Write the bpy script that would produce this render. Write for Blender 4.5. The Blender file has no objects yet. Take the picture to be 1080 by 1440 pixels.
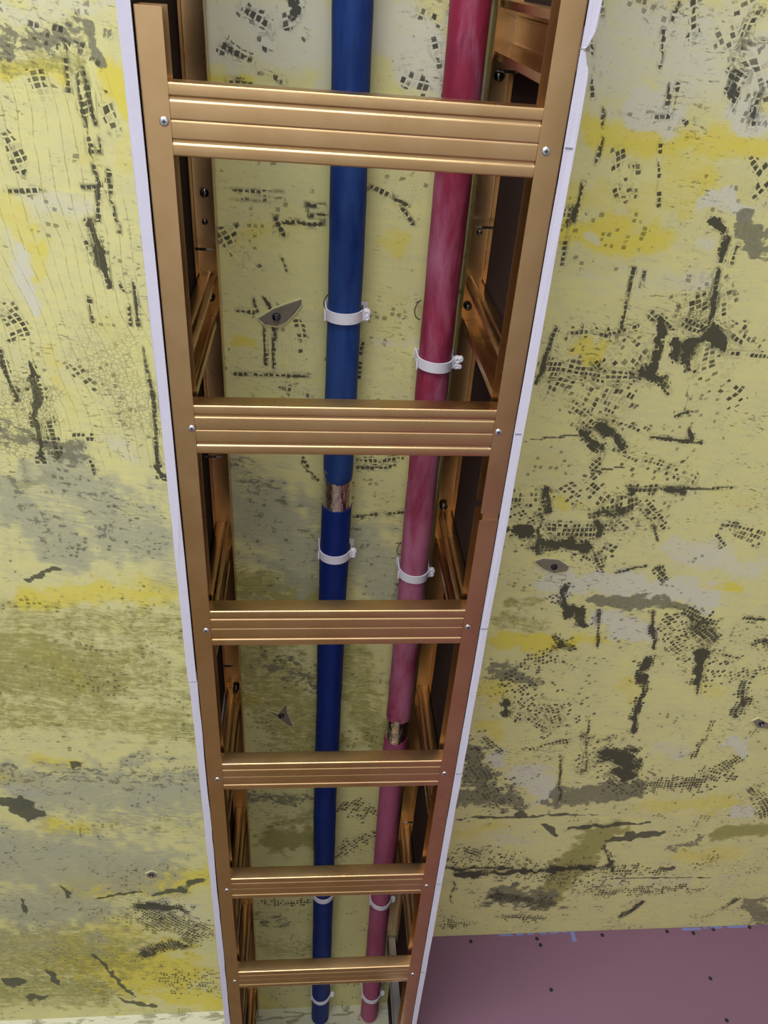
import bpy, bmesh, math, random
import numpy as np
from mathutils import Matrix, Vector

# ------------------------------------------------------------------ camera, world, lights
scene = bpy.context.scene
C = scene.collection
PI = math.pi
cam_d = bpy.data.cameras.new('camera')
cam_d.sensor_fit = 'VERTICAL'
cam_d.sensor_height = 24.0
cam_d.lens = 24.0 * 1128.8 / 1440.0
cam_d.clip_start = 0.01
cam = bpy.data.objects.new('camera', cam_d)
C.objects.link(cam)
cam.matrix_world = (Matrix.Translation((0.1269, 0.0, -0.6659))
                    @ Matrix.Rotation(-0.161953, 4, 'Z')
                    @ Matrix.Rotation(0.966346 + PI / 2, 4, 'X')
                    @ Matrix.Rotation(-0.121159, 4, 'Z'))
scene.camera = cam

world = bpy.data.worlds.new('world')
scene.world = world
world.use_nodes = True
bg = world.node_tree.nodes['Background']
bg.inputs[0].default_value = (0.86, 0.90, 1.0, 1)
bg.inputs[1].default_value = 0.36


def area_light(name, loc, target, size, size_y, power, col):
    d = bpy.data.lights.new(name, 'AREA')
    d.shape = 'RECTANGLE'
    d.size, d.size_y, d.energy, d.color = size, size_y, power, col
    o = bpy.data.objects.new(name, d)
    C.objects.link(o)
    o.location = loc
    o.rotation_euler = (Vector(target) - Vector(loc)).to_track_quat('-Z', 'Y').to_euler()
    return o


area_light('window_light', (-0.75, -2.2, -0.90), (-0.45, -1.1, -2.25), 2.4, 1.7, 250, (0.96, 0.97, 1.0))

scene.view_settings.view_transform = 'Standard'
scene.view_settings.look = 'None'
scene.view_settings.exposure = 0.0
scene.view_settings.gamma = 1.0
scene.view_settings.use_curve_mapping = False

H = 0.2308      # ceiling height above the lower face of the dropped frame
W = 0.32        # outer width of the metal frame
random.seed(7)


# ------------------------------------------------------------------ helpers
def lin(r, g, b):
    def f(c):
        c /= 255.0
        return c / 12.92 if c <= 0.04045 else ((c + 0.055) / 1.055) ** 2.4
    return (f(r), f(g), f(b), 1)


def tag(o, label=None, cat=None, group=None, kind=None):
    if label: o['label'] = label
    if cat: o['category'] = cat
    if group: o['group'] = group
    if kind: o['kind'] = kind
    return o


def link(name, me, mat, parent=None, smooth=None):
    if mat is not None and not me.materials:
        me.materials.append(mat)
    if smooth is not None:
        me.shade_smooth()
        me.set_sharp_from_angle(angle=math.radians(smooth))
    o = bpy.data.objects.new(name, me)
    C.objects.link(o)
    if parent is not None:
        o.parent = parent
    return o


def mesh_from(name, v, f):
    me = bpy.data.meshes.new(name)
    me.from_pydata(v, [], f)
    bm = bmesh.new(); bm.from_mesh(me)
    bmesh.ops.recalc_face_normals(bm, faces=bm.faces)
    bm.to_mesh(me); bm.free()
    return me


def bm_obj(name, bm, mat, parent=None, smooth=None):
    bmesh.ops.recalc_face_normals(bm, faces=bm.faces)
    me = bpy.data.meshes.new(name)
    bm.to_mesh(me); bm.free()
    return link(name, me, mat, parent, smooth)


def empty(name, loc=(0, 0, 0)):
    o = bpy.data.objects.new(name, None)
    C.objects.link(o)
    o.location = loc
    o.empty_display_size = 0.05
    return o


def add_box(bm, a, b):
    vs = [bm.verts.new((x, y, z)) for x in (a[0], b[0]) for y in (a[1], b[1]) for z in (a[2], b[2])]
    for q in ((0, 1, 3, 2), (4, 6, 7, 5), (0, 4, 5, 1), (2, 3, 7, 6), (0, 2, 6, 4), (1, 5, 7, 3)):
        bm.faces.new([vs[i] for i in q])


def round_corners(poly, r, seg=3):
    """poly: list of 2-D points; interior corners rounded by radius r."""
    out = [Vector(poly[0])]
    for i in range(1, len(poly) - 1):
        p0, p1, p2 = Vector(poly[i - 1]), Vector(poly[i]), Vector(poly[i + 1])
        d0, d1 = (p0 - p1), (p2 - p1)
        rr = min(r, d0.length * 0.45, d1.length * 0.45)
        a, b = p1 + d0.normalized() * rr, p1 + d1.normalized() * rr
        for k in range(seg + 1):
            t = k / seg
            out.append((1 - t) ** 2 * a + 2 * t * (1 - t) * p1 + t * t * b)
    out.append(Vector(poly[-1]))
    return out


def sheet(poly, th, length_axis, l0, l1, place, nseg=1):
    """Bent sheet: 2-D centre polyline, thickness th, extruded from l0 to l1.
    place(p2d, l) -> 3-D point."""
    n = len(poly)
    nor = []
    for i in range(n):
        a = poly[max(i - 1, 0)]; b = poly[min(i + 1, n - 1)]
        t = (b - a).normalized()
        nor.append(Vector((-t.y, t.x)))
    ring = [poly[i] + nor[i] * th / 2 for i in range(n)] + [poly[i] - nor[i] * th / 2 for i in reversed(range(n))]
    v, f = [], []
    m = len(ring)
    for s in range(nseg + 1):
        l = l0 + (l1 - l0) * s / nseg
        v += [place(p, l) for p in ring]
    for s in range(nseg):
        for i in range(m):
            j = (i + 1) % m
            f.append((s * m + i, s * m + j, (s + 1) * m + j, (s + 1) * m + i))
    for s, flip in ((0, 1), (nseg, 0)):
        for i in range(n - 1):
            q = [s * m + i, s * m + i + 1, s * m + m - 2 - i, s * m + m - 1 - i]
            f.append(q if flip else q[::-1])
    return mesh_from('sheet', v, f)


def lathe(bm, prof, seg, centre, axis='Z', sign=1):
    """prof: (r, h); revolved about an axis through centre."""
    rings = []
    for r, h in prof:
        ring = []
        for k in range(seg):
            a = 2 * PI * k / seg
            p = (r * math.cos(a), r * math.sin(a), sign * h)
            if axis == 'X': p = (p[2], p[0], p[1])
            if axis == 'Y': p = (p[0], p[2], p[1])
            ring.append(bm.verts.new((centre[0] + p[0], centre[1] + p[1], centre[2] + p[2])))
        rings.append(ring)
    for a, b in zip(rings, rings[1:]):
        for k in range(seg):
            j = (k + 1) % seg
            bm.faces.new((a[k], a[j], b[j], b[k]))
    bm.faces.new(rings[0]); bm.faces.new(rings[-1])


def tube(bm, pts, r, seg=8):
    rings = []
    for i, p in enumerate(pts):
        p = Vector(p)
        t = (Vector(pts[min(i + 1, len(pts) - 1)]) - Vector(pts[max(i - 1, 0)])).normalized()
        u = t.cross(Vector((0, 0, 1)))
        if u.length < 1e-3: u = t.cross(Vector((1, 0, 0)))
        u.normalize(); w = t.cross(u)
        rings.append([bm.verts.new(p + r * (math.cos(2 * PI * k / seg) * u + math.sin(2 * PI * k / seg) * w)) for k in range(seg)])
    for a, b in zip(rings, rings[1:]):
        for k in range(seg):
            j = (k + 1) % seg
            bm.faces.new((a[k], a[j], b[j], b[k]))
    bm.faces.new(rings[0]); bm.faces.new(rings[-1])


# ------------------------------------------------------------------ materials
class NT:
    def __init__(self, name):
        self.m = bpy.data.materials.new(name)
        self.m.use_nodes = True
        self.t = self.m.node_tree
        self.b = self.t.nodes['Principled BSDF']

    def n(self, typ, **kw):
        nd = self.t.nodes.new(typ)
        for k, v in kw.items(): setattr(nd, k, v)
        return nd

    def set(self, sock, val):
        if hasattr(val, 'is_output') or isinstance(val, bpy.types.NodeSocket): self.t.links.new(val, sock)
        elif val is not None: sock.default_value = val

    def math(self, op, a, b=None, c=None, clamp=False):
        nd = self.n('ShaderNodeMath', operation=op, use_clamp=clamp)
        for i, x in enumerate((a, b, c)):
            if x is not None: self.set(nd.inputs[i], x)
        return nd.outputs[0]

    def vmath(self, op, a, b=None):
        nd = self.n('ShaderNodeVectorMath', operation=op)
        self.set(nd.inputs[0], a)
        if b is not None: self.set(nd.inputs[1], b)
        return nd.outputs[0]

    def mix(self, fac, a, b):
        nd = self.n('ShaderNodeMix', data_type='RGBA')
        self.set(nd.inputs[0], fac); self.set(nd.inputs[6], a); self.set(nd.inputs[7], b)
        return nd.outputs[2]

    def pos(self):
        return self.n('ShaderNodeNewGeometry').outputs['Position']

    def noise(self, vec, scale, detail=4, rough=0.55, dist=0.0):
        nd = self.n('ShaderNodeTexNoise')
        self.set(nd.inputs['Vector'], vec)
        nd.inputs['Scale'].default_value = scale
        nd.inputs['Detail'].default_value = detail
        nd.inputs['Roughness'].default_value = rough
        nd.inputs['Distortion'].default_value = dist
        return nd.outputs[0]

    def ramp(self, x, lo, hi, a=0.0, b=1.0):
        nd = self.n('ShaderNodeMapRange', interpolation_type='SMOOTHSTEP')
        self.set(nd.inputs[0], x)
        for i, v in enumerate((lo, hi, a, b)): nd.inputs[i + 1].default_value = v
        return nd.outputs[0]

    def bump(self, h, strength, dist=0.001):
        nd = self.n('ShaderNodeBump')
        nd.inputs['Strength'].default_value = strength
        nd.inputs['Distance'].default_value = dist
        self.set(nd.inputs['Height'], h)
        self.t.links.new(nd.outputs[0], self.b.inputs['Normal'])

    def base(self, c, rough=0.5, metal=0.0, spec=None):
        self.set(self.b.inputs['Base Color'], c)
        self.set(self.b.inputs['Roughness'], rough)
        self.set(self.b.inputs['Metallic'], metal)
        if spec is not None: self.b.inputs['Specular IOR Level'].default_value = spec
        return self.m


def gold_material():
    m = NT('champagne_gold_steel')
    p = m.pos()
    st = m.vmath('MULTIPLY', p, (30, 30, 30))
    n1 = m.noise(st, 1.0, 4)
    sm = m.noise(p, 9.0, 2, 0.5, 0.0)
    col = m.mix(m.ramp(n1, 0.3, 0.75), lin(199, 165, 119), lin(207, 174, 130))
    col = m.mix(m.ramp(sm, 0.62, 0.8, 0, 0.35), col, lin(214, 186, 154))
    r = m.ramp(sm, 0.3, 0.8, 0.26, 0.38)
    return m.base(col, r, 1.0)


def simple(name, c, rough=0.5, metal=0.0, bump=None, var=0.0):
    m = NT(name)
    col = c
    if var:
        n = m.noise(m.pos(), 60, 4)
        d = tuple(x * (1 - var) for x in c[:3]) + (1,)
        col = m.mix(n, d, c)
    if bump:
        m.bump(m.noise(m.pos(), bump[0], 4), bump[1])
    return m.base(col, rough, metal)


def sleeve_material(name, base, deep, dust, amount, y0, y1):
    m = NT(name)
    p = m.pos()
    st = m.vmath('MULTIPLY', p, (34, 9, 34))
    n1 = m.noise(st, 1.0, 5, 0.62, 0.35)
    n2 = m.noise(m.vmath('MULTIPLY', p, (70, 22, 70)), 1.0, 4, 0.6, 0.4)
    sep = m.n('ShaderNodeSeparateXYZ'); m.set(sep.inputs[0], p)
    along = m.ramp(sep.outputs[1], y0, y1, 0.0, 0.16)
    col = m.mix(m.ramp(n2, 0.35, 0.7), base, deep)
    f = m.ramp(m.math('ADD', n1, along), 0.42, 0.76, 0.0, amount)
    col = m.mix(f, col, dust)
    m.bump(m.math('ADD', n1, m.math('MULTIPLY', n2, 0.4)), 0.25, 0.002)
    return m.base(col, m.ramp(n1, 0.3, 0.7, 0.5, 0.68), 0.0, 0.25)


GOLD = gold_material()
WHITE_PAPER = simple('plasterboard_paper', lin(206, 204, 220), 0.85, 0, (400, 0.2), 0.06)
BROWN_PAPER = simple('plasterboard_backing', lin(54, 40, 34), 0.9, 0, (120, 0.15), 0.12)
BROWN_PAPER.node_tree.nodes['Principled BSDF'].inputs['Specular IOR Level'].default_value = 0.1
STEEL = simple('zinc_screw', (0.62, 0.64, 0.68, 1), 0.28, 1.0)
DARK_STEEL = simple('dark_bolt', (0.10, 0.10, 0.12, 1), 0.22, 1.0)
BLACK = simple('black_wire', (0.012, 0.012, 0.014, 1), 0.5)
GALV = simple('galvanised_steel', (0.46, 0.45, 0.44, 1), 0.42, 0.8, None, 0.15)
CLAMP = simple('white_nylon', lin(226, 224, 234), 0.38, 0, (300, 0.08))
PENCIL = simple('pencil_line', lin(120, 118, 135), 0.8)
FOIL = NT('crumpled_foil')
FOIL.bump(FOIL.noise(FOIL.vmath('MULTIPLY', FOIL.pos(), (150, 90, 150)), 1.0, 3, 0.6, 1.0), 0.55, 0.003)
FOIL = FOIL.base((0.72, 0.69, 0.66, 1), 0.16, 1.0)
BLUE_PALE = sleeve_material('blue_sleeve_dusty', lin(22, 54, 118), lin(16, 44, 104), lin(50, 80, 138), 0.65, 0.0, 0.5)
BLUE_DEEP = sleeve_material('blue_sleeve', lin(10, 40, 112), lin(7, 30, 96), lin(26, 58, 128), 0.35, 1.0, 1.4)
RED_A = sleeve_material('red_sleeve_dusty', lin(144, 42, 68), lin(126, 34, 60), lin(184, 116, 146), 0.75, 0.25, 0.7)
RED_B = sleeve_material('red_sleeve', lin(158, 64, 96), lin(148, 54, 86), lin(176, 106, 138), 0.55, 1.0, 1.2)
CONCRETE = simple('grey_concrete', lin(132, 124, 108), 0.9, 0, (250, 0.6), 0.35)
FLAKE = simple('paint_flake_edge', lin(206, 200, 150), 0.8, 0, (300, 0.2), 0.1)
FLOOR_M = simple('floor_screed', lin(192, 191, 194), 0.8, 0, (40, 0.3), 0.25)
PINK_M = NT('pink_plasterboard')
PINK_M = PINK_M.base(PINK_M.mix(PINK_M.noise(PINK_M.pos(), 3.0, 3), lin(114, 81, 100), lin(122, 87, 105)), 0.8)
BLUE_INK = simple('blue_tape', lin(112, 116, 168), 0.7)
HOLE = simple('screw_hole_dark', (0.01, 0.008, 0.01, 1), 0.7)

# ------------------------------------------------------------------ ceiling (mesh imprints trowelled into yellow coating)
STROKES = """
R -0.153 0.135 -0.158 0.490 0.0612 0.8
R -0.093 0.248 -0.092 0.508 0.0364 1
R 0.095 0.336 0.111 0.425 0.0211 0.3
R -0.308 0.777 -0.075 1.086 0.1744 0.15
C -0.194 0.452 -0.238 0.512 0.0158 0.6
D -0.104 0.081 -0.080 0.094 0.0067 0.5
D -0.141 0.068 -0.104 0.078 0.0113 0.35
D 0.500 0.375 0.523 0.393 0.0251 0.35
D 0.590 0.309 0.617 0.371 0.0292 0.4
D 0.446 0.415 0.505 0.433 0.0233 0.45
D 0.413 0.608 0.452 0.657 0.0251 0.4
D 0.496 0.572 0.557 0.618 0.0252 0.4
D 0.450 0.644 0.540 0.681 0.0231 0.45
D 0.543 0.515 0.633 0.558 0.0250 0.3
D 0.455 0.942 0.554 1.027 0.0339 0.35
D 0.636 1.121 0.720 1.202 0.0362 0.45
D 0.695 0.819 0.786 0.928 0.0282 0.4
D 0.377 1.078 0.477 1.256 0.0334 0.4
D 0.417 1.433 0.738 1.523 0.0424 0.35
D 0.539 0.017 0.593 0.089 0.0162 0.35
W -0.164 0.053 -0.058 0.046 0.0101 0.5
G -0.168 0.076 -0.094 0.074 0.0129 0.62
G -0.086 0.062 -0.077 0.094 0.0055 0.8
G -0.070 0.070 -0.056 0.069 0.0081 0.45
O -0.172 0.096 -0.100 0.097 0.0122 0.5
Y -0.174 0.102 -0.115 0.103 0.0098 0.7
D -0.109 0.078 -0.114 0.120 0.0032 0.8
D -0.104 0.102 -0.101 0.145 0.0028 0.95
D -0.096 0.100 -0.092 0.146 0.0028 1
D -0.102 0.145 -0.097 0.171 0.0036 0.7
D -0.088 0.157 -0.089 0.171 0.0029 0.8
D -0.080 0.131 -0.073 0.149 0.0059 0.6
D -0.096 0.184 -0.100 0.241 0.0029 0.9
D -0.082 0.191 -0.083 0.212 0.0044 0.7
D -0.117 0.208 -0.095 0.206 0.0043 0.9
D -0.084 0.219 -0.081 0.255 0.0022 0.8
D -0.108 0.242 -0.101 0.310 0.0046 0.9
D -0.118 0.264 -0.110 0.287 0.0065 0.5
D -0.086 0.308 -0.085 0.318 0.0023 0.7
D -0.073 0.309 -0.073 0.359 0.0024 1
D -0.082 0.334 -0.081 0.356 0.0024 0.9
D -0.070 0.385 -0.065 0.430 0.0025 1
D -0.064 0.439 -0.067 0.539 0.0031 0.9
D -0.123 0.327 -0.122 0.352 0.0023 0.8
D -0.177 0.168 -0.170 0.188 0.0075 0.6
D -0.144 0.104 -0.139 0.128 0.0085 0.4
D -0.189 0.215 -0.153 0.213 0.0028 0.6
D -0.221 0.339 -0.208 0.372 0.0105 0.55
D -0.231 0.390 -0.227 0.453 0.0042 0.8
D -0.202 0.407 -0.207 0.531 0.0076 0.8
D -0.202 0.448 -0.208 0.511 0.0042 1
D -0.191 0.481 -0.190 0.531 0.0052 0.7
D -0.157 0.401 -0.134 0.437 0.0093 0.4
D -0.151 0.530 -0.146 0.556 0.0065 0.7
D -0.170 0.510 -0.144 0.510 0.0082 0.3
D -0.068 0.552 -0.064 0.562 0.0069 0.8
C -0.227 0.453 -0.217 0.491 0.0229 0.7
C -0.112 0.395 -0.079 0.468 0.0366 0.4
Y -0.183 0.223 -0.179 0.297 0.0151 0.55
Y -0.174 0.380 -0.167 0.490 0.0102 0.45
Y -0.065 0.105 -0.053 0.139 0.0130 0.9
Y -0.063 0.150 -0.057 0.189 0.0102 0.45
Y -0.166 0.266 -0.168 0.297 0.0091 0.6
Y -0.112 0.127 -0.086 0.191 0.0223 0.35
Y -0.105 0.343 -0.073 0.412 0.0264 0.35
W -0.190 0.275 -0.184 0.346 0.0071 0.75
W -0.169 0.223 -0.112 0.227 0.0163 0.5
W -0.118 0.509 -0.095 0.539 0.0152 0.5
W -0.198 0.260 -0.193 0.314 0.0062 0.5
G -0.251 0.492 -0.164 0.530 0.0150 0.6
B -0.261 0.585 -0.204 0.676 0.0378 0.9
G -0.252 0.585 -0.202 0.664 0.0331 0.42
B -0.179 0.573 -0.108 0.651 0.0566 0.85
G -0.179 0.573 -0.108 0.651 0.0508 0.35
O -0.241 0.574 -0.204 0.565 0.0092 0.75
K -0.270 0.732 -0.215 0.713 0.0058 0.9
W -0.248 0.564 -0.216 0.579 0.0113 0.5
B -0.092 0.594 -0.067 0.724 0.0298 0.6
Y -0.267 0.764 -0.069 0.750 0.0210 0.7
O -0.316 0.818 -0.034 0.818 0.0396 0.5
O -0.330 0.889 -0.200 0.920 0.0791 0.68
O -0.196 0.890 -0.052 0.936 0.0628 0.45
O -0.351 0.996 -0.048 1.034 0.0478 0.52
G -0.382 1.151 -0.044 1.160 0.0341 0.45
K -0.396 1.223 -0.343 1.253 0.0239 0.8
K -0.264 1.132 -0.248 1.136 0.0093 0.9
B -0.343 1.190 -0.054 1.218 0.0683 0.9
G -0.320 1.191 -0.060 1.218 0.0601 0.3
O -0.225 1.273 -0.053 1.300 0.0425 0.35
B -0.428 1.382 -0.218 1.426 0.0991 0.95
G -0.426 1.371 -0.231 1.425 0.0817 0.3
B -0.460 1.545 -0.315 1.554 0.0720 0.9
G -0.458 1.533 -0.326 1.540 0.0634 0.3
B -0.483 1.661 -0.320 1.686 0.0704 0.5
K -0.415 1.516 -0.415 1.573 0.0042 0.9
K -0.337 1.479 -0.326 1.521 0.0047 0.8
K -0.416 1.793 -0.401 1.855 0.0073 0.9
K -0.502 1.831 -0.476 1.846 0.0179 0.8
K -0.463 1.897 -0.435 1.906 0.0192 0.7
O -0.494 1.715 -0.312 1.728 0.1173 0.6
O -0.524 1.867 -0.333 1.883 0.0701 0.6
Y -0.306 1.108 -0.253 1.136 0.0181 0.7
Y -0.384 1.160 -0.328 1.171 0.0192 0.8
Y -0.325 1.290 -0.266 1.303 0.0212 0.8
Y -0.306 1.492 -0.063 1.469 0.0434 0.8
Y -0.298 1.730 -0.191 1.826 0.1057 0.9
Y -0.169 1.923 -0.062 1.965 0.0383 0.8
Y -0.297 1.619 -0.231 1.651 0.0529 0.5
Y -0.266 0.875 -0.224 0.935 0.0191 0.5
W -0.152 1.563 -0.058 1.608 0.0453 0.5
W -0.304 1.673 -0.223 1.706 0.0386 0.5
W -0.377 1.185 -0.332 1.194 0.0156 0.6
W -0.420 1.341 -0.237 1.371 0.0177 0.4
K -0.277 1.523 -0.188 1.509 0.0060 0.8
K -0.161 1.512 -0.064 1.481 0.0116 0.6
D -0.193 1.561 -0.125 1.565 0.0180 0.95
D -0.175 1.588 -0.104 1.659 0.0409 0.65
D -0.212 1.736 -0.137 1.713 0.0162 0.8
D -0.149 1.861 -0.088 1.866 0.0443 0.4
K -0.310 1.734 -0.247 1.922 0.0057 0.75
K -0.278 1.929 -0.212 1.968 0.0092 0.9
W 0.030 0.053 0.138 0.064 0.0428 0.7
W 0.191 0.043 0.250 0.082 0.0384 0.7
Y 0.027 0.099 0.062 0.100 0.0049 0.8
Y 0.195 0.101 0.238 0.098 0.0063 0.5
D 0.100 0.031 0.103 0.040 0.0080 0.9
D 0.060 0.042 0.083 0.052 0.0062 0.6
D 0.042 0.074 0.062 0.083 0.0052 0.75
K 0.114 0.059 0.117 0.063 0.0020 0.9
D 0.083 0.067 0.093 0.070 0.0061 0.4
D 0.072 0.095 0.096 0.098 0.0038 0.7
D 0.041 0.103 0.062 0.105 0.0051 0.7
D 0.225 0.030 0.246 0.037 0.0072 0.45
D 0.216 0.090 0.249 0.101 0.0090 0.5
D 0.241 0.058 0.251 0.088 0.0042 0.5
Y 0.034 0.250 0.126 0.239 0.0152 0.4
Y 0.032 0.373 0.057 0.376 0.0107 0.7
Y 0.197 0.251 0.228 0.253 0.0093 0.6
Y 0.200 0.315 0.240 0.402 0.0168 0.3
D 0.040 0.204 0.096 0.203 0.0021 0.6
D 0.040 0.214 0.096 0.211 0.0022 0.5
D 0.118 0.217 0.137 0.216 0.0022 0.85
D 0.122 0.227 0.140 0.226 0.0029 0.95
D 0.095 0.235 0.138 0.234 0.0030 0.95
D 0.084 0.229 0.094 0.248 0.0032 0.8
D 0.027 0.243 0.052 0.276 0.0097 0.4
D 0.094 0.271 0.097 0.290 0.0023 0.6
D 0.061 0.320 0.066 0.337 0.0025 0.95
D 0.072 0.318 0.080 0.336 0.0025 0.95
D 0.046 0.335 0.062 0.337 0.0044 0.7
D 0.071 0.354 0.074 0.403 0.0025 0.95
D 0.082 0.353 0.082 0.407 0.0025 0.95
D 0.039 0.413 0.094 0.416 0.0037 0.7
D 0.102 0.416 0.120 0.415 0.0037 0.8
D 0.094 0.435 0.120 0.439 0.0077 0.4
D 0.184 0.192 0.209 0.202 0.0022 0.6
D 0.217 0.208 0.229 0.212 0.0029 0.95
D 0.226 0.219 0.234 0.230 0.0038 0.8
D 0.107 0.348 0.115 0.388 0.0067 0.4
D 0.186 0.367 0.185 0.427 0.0026 0.5
W 0.195 0.367 0.254 0.370 0.0054 0.5
B 0.037 0.580 0.132 0.698 0.0599 0.9
G 0.037 0.580 0.132 0.685 0.0549 0.35
G 0.043 0.537 0.074 0.580 0.0202 0.5
O 0.031 0.737 0.132 0.763 0.0265 0.7
D 0.120 0.530 0.135 0.556 0.0058 0.7
D 0.189 0.533 0.245 0.527 0.0043 0.6
D 0.185 0.544 0.241 0.538 0.0032 0.7
D 0.188 0.618 0.217 0.615 0.0035 0.95
D 0.232 0.614 0.251 0.611 0.0035 0.8
B 0.190 0.660 0.256 0.749 0.0438 0.9
G 0.190 0.660 0.256 0.749 0.0383 0.35
Y 0.032 0.597 0.050 0.620 0.0148 0.4
O 0.032 0.876 0.136 1.091 0.0635 0.6
G 0.069 0.891 0.135 0.938 0.0285 0.5
O 0.177 0.877 0.257 1.093 0.0358 0.6
Y 0.029 0.961 0.045 0.978 0.0114 0.6
G 0.032 1.221 0.138 1.235 0.0162 0.6
O 0.067 1.349 0.140 1.351 0.0291 0.85
O 0.081 1.295 0.126 1.286 0.0170 0.6
W 0.031 1.262 0.066 1.428 0.0191 0.3
D 0.215 1.258 0.242 1.269 0.0195 0.6
D 0.194 1.399 0.246 1.345 0.0116 0.5
G 0.035 1.614 0.085 1.644 0.0294 0.5
O 0.039 1.725 0.145 1.762 0.0339 0.45
D 0.036 1.562 0.128 1.567 0.0104 0.5
Y 0.026 1.940 0.057 2.010 0.0162 0.5
O 0.065 2.028 0.148 2.054 0.0271 0.5
W 0.403 0.049 0.567 0.058 0.0534 0.62
W 0.451 0.097 0.506 0.107 0.0141 0.8
W 0.560 0.104 0.600 0.109 0.0117 0.85
W 0.407 0.102 0.430 0.104 0.0130 0.45
Y 0.409 0.132 0.610 0.137 0.0165 0.75
Y 0.410 0.234 0.518 0.237 0.0172 0.75
Y 0.522 0.162 0.550 0.175 0.0273 0.6
Y 0.400 0.182 0.484 0.200 0.0187 0.5
Y 0.496 0.185 0.534 0.205 0.0140 0.5
Y 0.445 0.368 0.474 0.376 0.0105 0.7
W 0.564 0.196 0.606 0.198 0.0113 0.9
W 0.437 0.285 0.531 0.286 0.0126 0.45
W 0.505 0.287 0.571 0.276 0.0174 0.5
W 0.564 0.235 0.581 0.238 0.0060 0.6
W 0.431 0.237 0.448 0.240 0.0046 0.6
D 0.468 0.033 0.473 0.067 0.0021 0.7
D 0.475 0.009 0.473 0.027 0.0021 0.5
D 0.487 0.008 0.499 0.040 0.0055 0.6
D 0.433 0.011 0.459 0.016 0.0045 0.3
D 0.557 0.010 0.554 0.052 0.0061 0.75
D 0.551 0.042 0.570 0.039 0.0025 0.8
D 0.557 0.071 0.549 0.091 0.0088 0.85
D 0.583 0.083 0.585 0.109 0.0040 0.7
D 0.486 0.082 0.488 0.101 0.0023 1
D 0.495 0.081 0.497 0.101 0.0031 0.6
D 0.477 0.110 0.495 0.109 0.0027 0.5
D 0.421 0.105 0.425 0.124 0.0023 0.7
D 0.426 0.135 0.423 0.159 0.0023 0.95
D 0.414 0.174 0.414 0.218 0.0024 0.95
D 0.408 0.203 0.408 0.266 0.0033 0.65
D 0.448 0.151 0.466 0.193 0.0104 0.5
D 0.473 0.157 0.478 0.193 0.0039 0.5
D 0.491 0.135 0.504 0.199 0.0024 0.5
D 0.512 0.113 0.524 0.126 0.0040 0.4
D 0.599 0.151 0.622 0.171 0.0095 0.5
D 0.399 0.013 0.403 0.025 0.0027 0.7
D 0.399 0.049 0.400 0.058 0.0021 0.6
D 0.403 0.067 0.409 0.096 0.0022 0.5
D 0.566 0.215 0.589 0.222 0.0051 1
G 0.610 0.210 0.640 0.236 0.0141 0.85
D 0.597 0.234 0.595 0.254 0.0054 0.95
D 0.611 0.237 0.609 0.258 0.0036 0.9
D 0.594 0.266 0.604 0.326 0.0035 0.85
D 0.493 0.271 0.493 0.304 0.0035 1
D 0.507 0.274 0.506 0.288 0.0026 0.9
D 0.493 0.304 0.496 0.339 0.0034 0.95
D 0.432 0.346 0.486 0.353 0.0079 0.5
D 0.485 0.348 0.510 0.338 0.0076 0.65
D 0.531 0.320 0.558 0.337 0.0063 0.75
D 0.540 0.337 0.543 0.402 0.0082 1
D 0.563 0.355 0.572 0.373 0.0117 0.95
D 0.582 0.327 0.618 0.344 0.0113 0.7
D 0.590 0.354 0.621 0.353 0.0130 1
D 0.532 0.393 0.569 0.411 0.0086 1
D 0.586 0.372 0.596 0.391 0.0084 0.85
D 0.414 0.342 0.405 0.416 0.0037 0.95
D 0.415 0.397 0.516 0.403 0.0170 0.55
D 0.476 0.385 0.487 0.394 0.0066 0.75
D 0.514 0.394 0.530 0.403 0.0069 0.75
K 0.601 0.410 0.606 0.461 0.0028 0.5
D 0.595 0.456 0.608 0.450 0.0044 0.85
D 0.453 0.449 0.504 0.473 0.0093 0.65
D 0.499 0.468 0.511 0.484 0.0071 0.95
D 0.634 0.366 0.690 0.369 0.0055 0.45
D 0.633 0.334 0.666 0.351 0.0080 0.35
D 0.649 0.414 0.673 0.428 0.0119 0.35
D 0.511 0.463 0.554 0.483 0.0075 0.5
K 0.577 0.296 0.632 0.303 0.0100 0.4
D 0.477 0.479 0.511 0.505 0.0092 0.85
D 0.522 0.489 0.535 0.504 0.0045 1
D 0.570 0.488 0.641 0.497 0.0030 1
D 0.618 0.476 0.625 0.492 0.0037 0.95
D 0.498 0.532 0.514 0.516 0.0069 0.7
K 0.491 0.547 0.552 0.531 0.0023 0.8
K 0.400 0.497 0.478 0.484 0.0015 0.6
D 0.447 0.573 0.457 0.602 0.0057 0.95
D 0.396 0.591 0.454 0.584 0.0118 0.45
D 0.401 0.642 0.436 0.642 0.0073 1
D 0.443 0.608 0.458 0.632 0.0058 0.65
D 0.451 0.669 0.515 0.662 0.0129 1
K 0.445 0.632 0.453 0.688 0.0020 0.9
D 0.479 0.638 0.541 0.637 0.0149 0.65
D 0.528 0.625 0.537 0.643 0.0078 0.95
D 0.514 0.607 0.567 0.594 0.0124 0.85
D 0.556 0.571 0.637 0.570 0.0069 0.95
D 0.615 0.565 0.712 0.564 0.0023 1
D 0.575 0.525 0.640 0.546 0.0144 0.45
D 0.587 0.594 0.622 0.630 0.0078 0.6
D 0.609 0.630 0.624 0.655 0.0030 0.8
D 0.579 0.714 0.619 0.700 0.0028 0.9
D 0.637 0.706 0.652 0.720 0.0063 0.75
D 0.535 0.681 0.551 0.707 0.0101 0.7
D 0.731 0.641 0.765 0.647 0.0119 0.6
D 0.705 0.654 0.716 0.666 0.0068 0.6
D 0.500 0.748 0.528 0.804 0.0085 0.95
D 0.536 0.790 0.551 0.811 0.0088 1
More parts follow.
